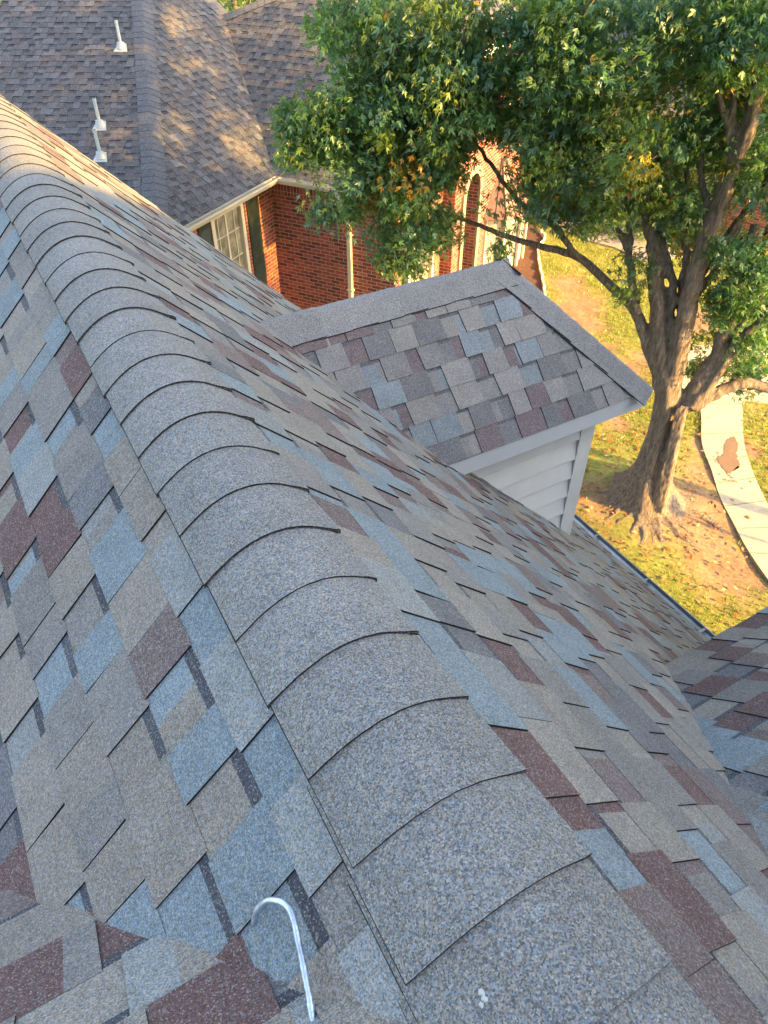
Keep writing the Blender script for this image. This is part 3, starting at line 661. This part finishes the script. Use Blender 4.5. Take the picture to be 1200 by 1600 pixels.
# grass blades on the part of the lawn the photo shows
rs = np.random.RandomState(4); nb_ = 150000
x = rs.uniform(3.7, 15.5, nb_); y = rs.uniform(.5, 17, nb_); d = bare(x, y)
D = np.hypot(x, y); keep = (rs.rand(nb_) > d * 1.25) & (rs.rand(nb_) < np.clip(14 / D, 0, 1.2) ** 1.5 * .9) & (x > 3.7)
poly = np.array([(p.x, p.y) for p in Lw] + [(p.x, p.y) for p in Rw[::-1]])
def inpoly(x, y, poly):
    c = np.zeros(len(x), bool); j = len(poly) - 1
    for i in range(len(poly)):
        xi, yi = poly[i]; xj, yj = poly[j]
        m_ = ((yi > y) != (yj > y)) & (x < (xj - xi) * (y - yi) / (yj - yi + 1e-12) + xi); c ^= m_; j = i
    return c
for pg in (poly, np.array([(p.x, p.y) for p in [gnd(*q) for q in ((1040, 545), (1260, 530), (1330, 640), (1160, 628), (1093, 632), (1060, 604))]]), np.array([(p.x, p.y) for p in [gnd(*q) for q in ((790, 440), (796, 372), (815, 352), (832, 350), (846, 372), (842, 400), (848, 450), (840, 480))]]), np.array([(p.x, p.y) for p in [gnd(*q) for q in ((845, 345), (870, 335), (905, 332), (975, 352), (1010, 352), (1100, 400), (1000, 408), (960, 388), (920, 378), (880, 360))]])):
    keep &= ~inpoly(x, y, pg)
keep &= np.hypot(x - TB.x, y - TB.y) > .5
x = x[keep]; y = y[keep]; m_ = len(x); hh = rs.uniform(.03, .065, m_); a = rs.uniform(0, 6.28, m_); wd = rs.uniform(.006, .012, m_); ln = rs.uniform(-.03, .03, (m_, 2))
V = np.zeros((m_, 3, 3)); z = np.full(m_, GZ - .01)
V[:, 0] = np.stack([x - np.cos(a) * wd, y - np.sin(a) * wd, z], 1); V[:, 1] = np.stack([x + np.cos(a) * wd, y + np.sin(a) * wd, z], 1); V[:, 2] = np.stack([x + ln[:, 0], y + ln[:, 1], z + hh + .02], 1)
c0 = np.where((rs.rand(m_) < .36 + .4 * (fbm(x, y, .8, 21) - .5))[:, None], np.array([.34, .27, .09]), np.array([.16, .20, .032])) * rs.uniform(.65, 1.35, (m_, 1))
o = mesh_np('grass', V.reshape(-1, 3), np.arange(m_ * 3).reshape(-1, 3), np.repeat(c0, 3, 0), M_GRASS); tag(o, kind='stuff', label='short yellowing grass over the sunlit lawn', cat='grass')
# fallen leaves
m_ = 1900; x = rs.normal(TB.x + .8, 2.0, m_); y = rs.normal(TB.y + .4, 2.2, m_); x = np.clip(x, 3.9, 16); a = rs.uniform(0, 6.28, m_); s = rs.uniform(.018, .042, m_)
V = np.zeros((m_, 4, 3))
for i, (da, r_) in enumerate(((0, 1.4), (1.4, .6), (3.1, 1.3), (4.8, .6))):
    V[:, i] = np.stack([x + np.cos(a + da) * s * r_, y + np.sin(a + da) * s * r_, GZ + .022 + rs.uniform(0, .03, m_) + .09 * np.exp(-(np.hypot(x - TB.x, y - TB.y) / .9) ** 2)], 1)
c0 = np.array([[.30, .15, .06], [.22, .12, .06], [.40, .26, .12], [.34, .11, .03]])[rs.randint(0, 4, m_)] * rs.uniform(.6, 1.3, (m_, 1))
kk = ~inpoly(x, y, poly) | (rs.rand(m_) < .03); V = V[kk]; c0 = c0[kk]; m_ = len(V); o = mesh_np('fallen_leaves', V.reshape(-1, 3), np.arange(m_ * 4).reshape(-1, 4), np.repeat(c0, 4, 0), M_GROUND); tag(o, kind='stuff', label='dry brown leaves scattered around the big tree', cat='leaves')

# ------------------------------------------------------------------ TREES
def leaves(name, centres, radii, counts, seed, parent, size=(.045, .075), pal=None, flat=.75, yellow=.035):
    rs = np.random.RandomState(seed); C, CC = [], []
    for c, r, k, tint in zip(centres, radii, counts, [None] * len(centres)):
        g = rs.normal(0, 1, (k, 3)); g /= np.linalg.norm(g, axis=1)[:, None] + 1e-9; g *= (rs.rand(k, 1) ** .45) * r; g[:, 2] *= flat
        C.append(g + np.array(c)); t_ = rs.rand(); base = np.array([.095, .180, .060]) if t_ < .5 else (np.array([.080, .165, .100]) if t_ < .8 else np.array([.125, .180, .040]))
        if rs.rand() < yellow * .35: base = np.array([.42, .22, .025]) if rs.rand() < .6 else np.array([.36, .28, .04])
        cl = np.tile(base * rs.uniform(.75, 1.25), (k, 1)) * rs.uniform(.65, 1.4, (k, 1))
        yl = rs.rand(k) < .012; cl[yl] = np.array([.36, .22, .03]); CC.append(cl)
    C = np.concatenate(C); CC = np.concatenate(CC); m = len(C)
    # every leaf: three narrow lobes fanned from the stalk
    sd_ = rs.normal(0, 1, (len(counts), 3)); sd_[:, 2] -= .9; sd_ /= np.linalg.norm(sd_, axis=1)[:, None]; d = rs.normal(0, .48, (m, 3)) + np.repeat(sd_, counts, axis=0); d[:, 2] -= .15; d /= np.linalg.norm(d, axis=1)[:, None]
    nrm = rs.normal(0, 1, (m, 3)); nrm[:, 2] += .6; sdv = np.cross(d, nrm); sdv /= np.linalg.norm(sdv, axis=1)[:, None] + 1e-9; nn = np.cross(sdv, d)
    L = rs.uniform(*size, m)[:, None]; V = np.zeros((m, 12, 3))
    for j, (ang, ll, ww) in enumerate(((0, 1.6, .2), (.66, 1.05, .17), (-.66, 1.05, .17))):
        dd = d * math.cos(ang) + sdv * math.sin(ang) - nn * .12; pp = -d * math.sin(ang) + sdv * math.cos(ang)
        V[:, j * 4] = C; V[:, j * 4 + 1] = C + dd * L * ll * .55 + pp * L * ww; V[:, j * 4 + 2] = C + dd * L * ll - nn * L * .2; V[:, j * 4 + 3] = C + dd * L * ll * .55 - pp * L * ww
    return mesh_np(name, V.reshape(-1, 3), np.arange(m * 12).reshape(-1, 4), np.repeat(CC, 12, 0), M_LEAF, parent)

tree = empty('shade_tree', TB, 'big many-limbed tree with flared roots and lobed leaves, rising between lawn and walk', 'tree')
HD = 9.6
sc_px = lambda p: FPX / ((cam.rotation_euler.to_matrix().inverted() @ (Vector(p) - CAM)).z * -1)
def limb(pl, hd0, hd1, r0, r1, n=5, wob=.02, seed=0):
    rg = random.Random(seed); P = [at(x, y, hd0 + (hd1 - hd0) * i / (len(pl) - 1)) for i, (x, y) in enumerate(pl)]
    P = catmull(P, n); k = len(P); P = [p + Vector((rg.uniform(-1, 1), rg.uniform(-1, 1), 0)) * wob for p in P]
    return P, [r0 + (r1 - r0) * (i / (k - 1)) for i in range(k)]
mb = MB()
tr0 = [TB + Vector((0, 0, -.4)), TB + Vector((0, 0, .04)), at(1009, 748, 9.66), at(1020, 716, 9.68), at(1032, 680, 9.72), at(1041, 645, 9.75), at(1045, 612, 9.75), at(1044, 585, 9.75)]
P = catmull(tr0, 6); rr = np.interp(np.arange(len(P)), [0, 5, 8, 12, 16, 24, 32, 42], [.80, .70, .50, .31, .225, .19, .185, .15]); mb.tube(P, rr, 26, lob=.07, ln=5, tw=.05)
P = catmull([gnd(1022, 800), at(1038, 740, 9.55), at(1052, 690, 9.6), at(1064, 648, 9.7), at(1075, 622, 9.75)], 6); mb.tube(P, np.interp(np.arange(len(P)), [0, 8, 24], [.24, .075, .06]), 18, lob=.10, ln=6, tw=.08)
LB = [
 ([(1040, 625), (1035, 560), (1030, 500), (1025, 440), (1021, 385), (1012, 335), (1000, 280), (985, 220), (970, 150)], 9.75, 10.1, .20, .05),
 ([(1045, 590), (1044, 530), (1052, 455), (1040, 398), (1026, 352), (1020, 300), (1030, 240)], 9.75, 10.2, .10, .04),
 ([(1048, 610), (1062, 540), (1072, 490), (1085, 437), (1105, 367), (1130, 312), (1151, 245), (1175, 175), (1194, 100), (1210, 20), (1230, -80)], 9.75, 9.9, .19, .09),
 ([(1036, 625), (1026, 585), (1008, 530), (992, 484), (977, 468), (940, 433), (900, 401), (850, 386), (798, 372), (750, 352), (710, 338), (690, 320)], 9.75, 10.3, .13, .025),
 ([(995, 490), (991, 460), (983, 407), (974, 375), (950, 345), (930, 320), (900, 280)], 9.8, 10.2, .09, .035),
 ([(984, 410), (984, 375), (982, 340), (975, 300), (960, 240)], 9.9, 10.3, .06, .03),
 ([(905, 404), (880, 370), (858, 345), (820, 324), (796, 297), (765, 255), (742, 222), (700, 190), (640, 180), (580, 190)], 10.0, 10.2, .065, .02),
 ([(1058, 648), (1092, 596), (1117, 557), (1133, 517), (1150, 470), (1165, 420), (1180, 350)], 9.75, 10.2, .15, .08),
 ([(1072, 640), (1115, 592), (1142, 552), (1168, 520), (1200, 490)], 9.7, 10.1, .12, .06),
 ([(1078, 640), (1102, 622), (1133, 608), (1165, 598), (1200, 606), (1240, 600)], 9.65, 10.3, .13, .08),
 ([(1058, 560), (1062, 505), (1066, 450), (1072, 395), (1066, 340), (1072, 270), (1060, 200)], 9.85, 10.3, .10, .035),
 ([(1084, 470), (1098, 400), (1104, 330), (1096, 260), (1100, 180), (1085, 110)], 9.85, 10.0, .085, .03),
 ([(1100, 585), (1138, 540), (1172, 470), (1190, 400), (1205, 310)], 9.9, 10.5, .09, .04),
 ([(1072, 495), (1085, 470), (1098, 452), (1110, 430), (1130, 400)], 9.8, 9.9, .07, .03),
 ([(1140, 290), (1142, 258), (1134, 186), (1115, 124), (1108, 85), (1095, 30)], 9.8, 9.9, .07, .03),
 ([(1146, 255), (1146, 165), (1141, 103), (1143, 70), (1150, 10)], 9.8, 10, .06, .03),
 ([(1060, 520), (1090, 430), (1130, 380), (1170, 330), (1200, 280), (1240, 200)], 9.9, 10.6, .12, .07),
 ([(1021, 385), (1010, 340), (960, 300), (900, 250), (840, 200), (780, 160)], 10.0, 10.4, .06, .02),
 ([(985, 220), (900, 150), (800, 120), (700, 100), (600, 80)], 10.1, 10.0, .06, .02),
]
for i, (pl, a, b_, r0, r1) in enumerate(LB):
    P, rr = limb(pl, a, b_, r0 * .72, r1 * .8, seed=i); mb.tube(P, rr, 14 if r0 > .1 else 9, lob=.05, ln=3, tw=.2, ph=i)
rg = random.Random(8)
for k in range(44):                                   # roots and the rope-like bark ridges that run into them
    g = rg.uniform(0, 6.283); 
    if k < 28: g = R(-75) + rg.uniform(-1.35, 1.1)
    d = Vector((math.cos(g), math.sin(g), 0)); sdn = Vector((-d.y, d.x, 0)); bow = rg.uniform(-.25, .25); Lr = rg.uniform(.35, .95); r0 = rg.uniform(.045, .095); b0 = TB
    pts = [b0 + d * .20 + up * rg.uniform(.5, 1.2), b0 + d * .28 + up * .3, b0 + d * .40 + up * .1]
    for j in range(1, 6): f = j / 5; pts.append(b0 + d * (.5 + Lr * f) + sdn * bow * math.sin(f * 3) + up * (.055 - .085 * f + rg.uniform(-.008, .008)))
    P = catmull(pts, 3); mb.tube(P, [r0 * (1 - .8 * i / len(P)) + .006 for i in range(len(P))], 7)
for k in range(9):                                    # ridges spiralling up the lit side
    f0 = rg.uniform(0, .9); pts = []
    for j in range(7):
        f = j / 6; c_ = at(1020 + 38 * f + k * 2.1, 800 - 165 * f + rg.uniform(-4, 4), 9.32 + .25 * f + .02 * (k % 3)); pts.append(c_)
    P = catmull(pts, 3); mb.tube(P, [.024 - .012 * i / len(P) for i in range(len(P))], 7)
trunk = mb.build('trunk', M_BARK, tree, smooth=True)
md = trunk.modifiers.new('fuse', 'REMESH'); md.mode = 'VOXEL'; md.voxel_size = .022; md.use_smooth_shade = True
# foliage: sprays scattered through the crown's volume
rg = random.Random(77); CEN, RAD, CNT = [], [], []
FOL = [  # px, py, rx, ry, sprays, near, far distance
 (1300, 130, 80, 160, 60, 8.2, 10.6), (1290, 330, 70, 70, 24, 8.8, 10.6), (1150, 60, 60, 70, 26, 8.8, 10), (1120, 230, 50, 60, 14, 10.2, 11.8), (1185, 210, 24, 80, 10, 10.2, 11.6),  # first two clusters lie off frame, added to shade the right-hand limb
 (560, 30, 60, 50, 22, 9.2, 10.6), (640, 60, 80, 70, 42, 8.8, 11), (740, 60, 80, 80, 42, 8.8, 11.2), (860, 70, 90, 90, 60, 8.4, 11.3), (970, 90, 80, 100, 52, 8.4, 11.4),
 (1080, 60, 80, 80, 40, 8.6, 11.4), (1170, 60, 60, 100, 26, 8.6, 11.6), (600, 130, 75, 60, 40, 8.9, 10.8), (700, 150, 80, 60, 40, 8.8, 11), (800, 170, 60, 50, 24, 8.8, 11),
 (880, 200, 80, 65, 46, 8.6, 11), (980, 220, 75, 70, 40, 8.6, 11), (560, 200, 65, 45, 30, 9, 10.4), (480, 185, 42, 32, 14, 9.2, 10), (500, 225, 50, 30, 15, 9.2, 10), (455, 185, 22, 18, 4, 9.4, 9.8),
 (640, 230, 75, 50, 40, 8.9, 10.8), (570, 265, 60, 35, 20, 9.1, 10.4), (640, 300, 55, 40, 26, 9, 10.4), (700, 260, 40, 40, 16, 9, 10.4), (640, 360, 48, 36, 18, 9.1, 10.2), (625, 400, 40, 22, 10, 9.2, 10), (690, 350, 26, 26, 6, 9.3, 10),
 (500, 328, 22, 14, 3, 9.4, 9.7), (550, 345, 14, 18, 3, 9.4, 9.7), (590, 300, 30, 20, 6, 9.3, 10),
 (830, 260, 30, 30, 5, 9, 10.6), (900, 280, 60, 40, 17, 8.8, 10.8), (960, 300, 45, 40, 14, 9, 10.8), (850, 325, 42, 16, 6, 9.2, 10.4), (925, 330, 30, 26, 6, 9.2, 10.4), (870, 345, 16, 14, 2, 9.3, 10),
 (1040, 290, 50, 60, 24, 9.6, 11.6), (1100, 200, 50, 50, 24, 9.8, 11.6), (1080, 350, 45, 50, 24, 9.8, 11.6), (1160, 160, 50, 60, 18, 10, 11.6), (1170, 260, 40, 50, 20, 9.8, 11.4),
 (1165, 400, 50, 50, 26, 9.5, 10.8), (1180, 470, 45, 55, 26, 9.7, 10.8), (1175, 550, 34, 38, 14, 9.8, 10.7), (1130, 480, 30, 40, 9, 9.8, 10.5), (1090, 550, 16, 30, 3, 9.9, 10.4), (1110, 580, 16, 14, 3, 9.9, 10.3), (1150, 600, 14, 8, 2, 10, 10.3), (1000, 420, 14, 20, 2, 9.6, 10), (990, 455, 8, 8, 1, 9.6, 9.8), (760, 320, 20, 12, 1, 9.4, 9.8), (770, 380, 22, 10, 1, 9.4, 9.8),
]
for (px, py, rx, ry, k, a, b_) in FOL:
    for _ in range(k):
        g = rg.uniform(0, 6.283); q = math.sqrt(rg.random()); c = at(px + math.cos(g) * q * rx, py + math.sin(g) * q * ry, rg.uniform(a, b_))
        CEN.append(tuple(c)); RAD.append(rg.uniform(.18, .38)); CNT.append(rg.randint(68, 98))
crown = leaves('crown', CEN, RAD, CNT, 5, tree, size=(.040, .070))
UC, UR = [], []
for _ in range(900):                                  # the crown above the frame
    g = rg.uniform(0, 6.283); q = rg.random() ** .5 * 5.2; z = rg.uniform(-.2, 5.6); q *= math.sqrt(max(0.05, 1 - ((z - .6) / 5) ** 2))
    c = Vector((7.6 + math.cos(g) * q, 6.2 + math.sin(g) * q, z)); e_ = c - CAM; hd = math.hypot(e_.x, e_.y)
    if e_.z / hd < -.02 or hd < 6.5 or c.x < 3.2: continue
    UC.append(tuple(c)); UR.append(rg.uniform(.3, .5))
leaves('upper_crown', UC, UR, [60] * len(UC), 6, tree, size=(.06, .11))
mb = MB()                                             # twigs that carry the sprays
for c, r in list(zip(CEN, RAD))[::2]:
    c = Vector(c); e_ = c + Vector((rg.uniform(-.1, .1) + .22, -.1 + rg.uniform(-.1, .1), rg.uniform(.05, .35))); mb.tube([c - Vector((.08, 0, .1)), c, e_], [.003, .006, .009], 4)
mb.build('twigs', M_BARK, tree)

def far_tree(foot, h, r, label, seed, n=120, tr=.16, name='yard_tree', lean=0, group=None, per=70, size=(.05, .09), zlo=.45):
    foot = Vector(foot); o = empty(name, foot, label, 'tree', group); rg = random.Random(seed); mb = MB()
    top = foot + Vector((lean, lean * .5, h * .75)); mb.tube(catmull([foot - up * .1, foot + up * h * .2 + Vector((lean * .1, 0, 0)), foot + (top - foot) * .6, top], 4), np.linspace(tr, tr * .3, 13), 10, lob=.08, ln=3)
    for k in range(6):
        g = k * 1.05 + rg.random(); s = foot + (top - foot) * rg.uniform(.35, .7); e_ = s + Vector((math.cos(g) * r * .7, math.sin(g) * r * .7, h * .22)); mb.tube(catmull([s, (s + e_) / 2 + up * .15, e_], 3), np.linspace(tr * .4, tr * .1, 7), 6)
    mb.build('trunk', M_BARK, o, smooth=True); C, RR, K = [], [], []
    for _ in range(n):
        g = rg.uniform(0, 6.283); z = rg.uniform(-1, 1); q = math.sqrt(1 - z * z) * rg.uniform(.35, 1); c = foot + Vector((math.cos(g) * q * r, math.sin(g) * q * r, h * (zlo + 1) / 2 + z * h * (1 - zlo) / 2))
        C.append(tuple(c)); RR.append(rg.uniform(.3, .5) * r / 2.5 + .1); K.append(per)
    leaves('crown', C, RR, K, seed, o, size=size, yellow=.08); return o
# trees further off in the yard and along the street
far_tree(gnd(1063, 352), 8, 2.6, 'pale-trunked tree standing behind the right half of the big tree', 101, n=90, tr=.2)
far_tree(gnd(1098, 340), 8, 2.3, 'slim pale tree just right of the other pale trunk, behind the big tree', 102, n=70, tr=.12)
far_tree(gnd(1185, 318), 9, 3.2, 'tree at the right edge of the photo, behind the upper limbs', 103, n=110, tr=.22)
far_tree(gnd(985, 235), 10, 3.6, 'broad tree far behind the second brick house', 104, n=120, tr=.25)
tq = at(366, 3, 23.0); far_tree(Vector((tq.x, tq.y, GZ)), 7.5, 2.8, 'yellow-green tree showing through the dip in the neighbour\'s ridge', 105, n=150, tr=.2, size=(.07, .12), zlo=.25)
tq = at(-10, 0, 27.0); far_tree(Vector((tq.x, tq.y, GZ)), 7.5, 2.8, 'yellow-green tree peeping over the neighbour\'s roof at the top left corner', 106, n=120, tr=.25, size=(.08, .14))
far_tree(Vector((20, 36, GZ)), 10, 4.5, 'dark tree beyond the houses, hidden behind the crown at the top', 107, n=150, tr=.3, size=(.08, .14))
far_tree(Vector((31, 28, GZ)), 10, 4.5, 'tree across the street behind the top right of the crown', 108, n=150, tr=.3, size=(.08, .14))
# street tree and added lamp post outside the frame whose shadows cross the walk
stq = gnd(1152, 818) + Vector((.602, -.799, 0)) * 6.4
far_tree(Vector((stq.x, stq.y, GZ)), 8.8, 2.2, 'street tree to the right whose trunk shadow crosses the walk', 109, n=50, tr=.16, zlo=.84)
lq = gnd(1030, 831) + Vector((.602, -.799, 0)) * 6.6; lq = Vector((lq.x, lq.y, GZ))
lamp = empty('added_lamp_post', lq, 'unseen slim lamp post to the right, added for its thin shadow on the walk', 'lamp post')
mb = MB(); mb.tube([lq - up * .1, lq + up * .25], .07, 12); mb.tube([lq + up * .25, lq + up * 2.75], .035, 12); mb.build('post', M_WOODD, lamp)
mb = MB(); mb.tube([lq + up * 2.75, lq + up * 2.8, lq + up * 3.05, lq + up * 3.2], [.05, .08, .11, .02], 8); mb.build('lantern', M_WOODD, lamp)
# second brick house
fh = empty('brick_house', gnd(890, 325), 'second brick house in shade beyond the gravel bed, with white-framed windows', 'house')
pa, pb = gnd(800, 296), gnd(1010, 352); dn = (pb - pa).normalized(); pa2 = pa - dn * 1; Lf = 9.0; nf = Vector((dn.y, -dn.x, 0))
if nf.dot(CAM - pa) < 0: nf = -nf
zf = GZ + 3.0
def fwall(p, t, nr, L, holes):
    V, F, UV = [], [], []; xs = sorted({0, L} | {h[0] for h in holes} | {h[1] for h in holes}); zs = sorted({GZ, zf} | {h[2] for h in holes} | {h[3] for h in holes})
    for i in range(len(xs) - 1):
        for j in range(len(zs) - 1):
            cx, cz = (xs[i] + xs[i + 1]) / 2, (zs[j] + zs[j + 1]) / 2
            if any(h[0] < cx < h[1] and h[2] < cz < h[3] for h in holes): continue
            k = len(V)
            for s, z in ((xs[i], zs[j]), (xs[i + 1], zs[j]), (xs[i + 1], zs[j + 1]), (xs[i], zs[j + 1])): V.append((p.x + t.x * s, p.y + t.y * s, z)); UV.append((s, z))
            F.append((k, k + 1, k + 2, k + 3))
    me = bpy.data.meshes.new('wall'); me.from_pydata(V, [], F); uv = me.uv_layers.new(name='UVMap'); uv.data.foreach_set('uv', np.array(UV, np.float32).ravel()); me.materials.append(M_BRICK)
    o = bpy.data.objects.new('wall', me); COL.objects.link(o); o.parent = fh; o.matrix_parent_inverse = Matrix.Translation(-fh.location)
hl = [(1.75, 2.55, GZ + .75, GZ + 2.2), (2.95, 3.7, GZ + .75, GZ + 2.2), (6.2, 7.2, GZ + .75, GZ + 2.2)]
fwall(pa2, dn, nf, Lf, hl); fwall(pa2 + dn * Lf, -nf, dn, 7, []); fwall(pa2, -nf, -dn, 7, [])
pz = Vector((pa2.x, pa2.y, 0))
for h in hl: window(fh, pz, dn, nf, *h, 3, 4, M_GLASS, frame=M_WHITE, fw=.05)
a0 = Vector((pa2.x, pa2.y, zf)) + nf * .4 - dn * .4; L2 = Lf + .8
b0 = a0 + dn * L2; c0 = b0 - nf * 4.2 - dn * 3.6 + up * 2.9; d0 = a0 - nf * 4.2 + dn * 3.6 + up * 2.9
shingles('roof_slope', [a0, b0, c0, d0], (dn.cross(c0 - b0)) if dn.cross(c0 - b0).z > 0 else -(dn.cross(c0 - b0)), dn, fh, seed=91, e=.2, m=M_SH2, pal=PAL_N, t=.006)
mb = MB(); mb.poly([b0, b0 - nf * 8.4, c0], (.13, .12, .12)); mb.poly([a0, a0 - nf * 8.4, d0], (.13, .12, .12)); mb.poly([c0, d0, a0 - nf * 8.4, b0 - nf * 8.4], (.13, .12, .12)); mb.build('rear_slope', M_SH2, fh)
mb = MB(); mb.box(a0 - up * .18, dn * L2, nf * .03, up * .17); mb.build('fascia', M_CREAM, fh)
# shrubs in the bed at the second house
def shrub(foot, r, label, seed, dark=1):
    o = empty('shrub', foot, label, 'shrub', 'shrubs along the second house'); rg = random.Random(seed); C = []
    for _ in range(26): g = rg.uniform(0, 6.28); q = rg.random() ** .5 * r; C.append((foot.x + math.cos(g) * q, foot.y + math.sin(g) * q, foot.z + rg.uniform(.1, 1.1) * r))
    leaves('foliage', C, [.22] * len(C), [60] * len(C), seed, o, size=(.03, .05), yellow=0); mb = MB(); mb.tube([foot - up * .1, foot + up * r * .7], [.03, .015], 6); mb.build('stem', M_BARK, o)
for i, (x, y, r, lb_) in enumerate(((845, 318, .5, 'dark shrub under the double window of the second brick house'), (885, 326, .6, 'dark rounded shrub against the shaded brick wall, right of the double window'), (915, 334, .5, 'low dark shrub where the gravel bed meets the brick wall'), (1000, 372, .7, 'shrub at the right end of the gravel bed'), (1040, 372, .8, 'larger shrub behind the big tree trunk, right of the gravel bed'))):
    shrub(gnd(x, y), r, lb_, 200 + i)
print('objects', len(bpy.data.objects))
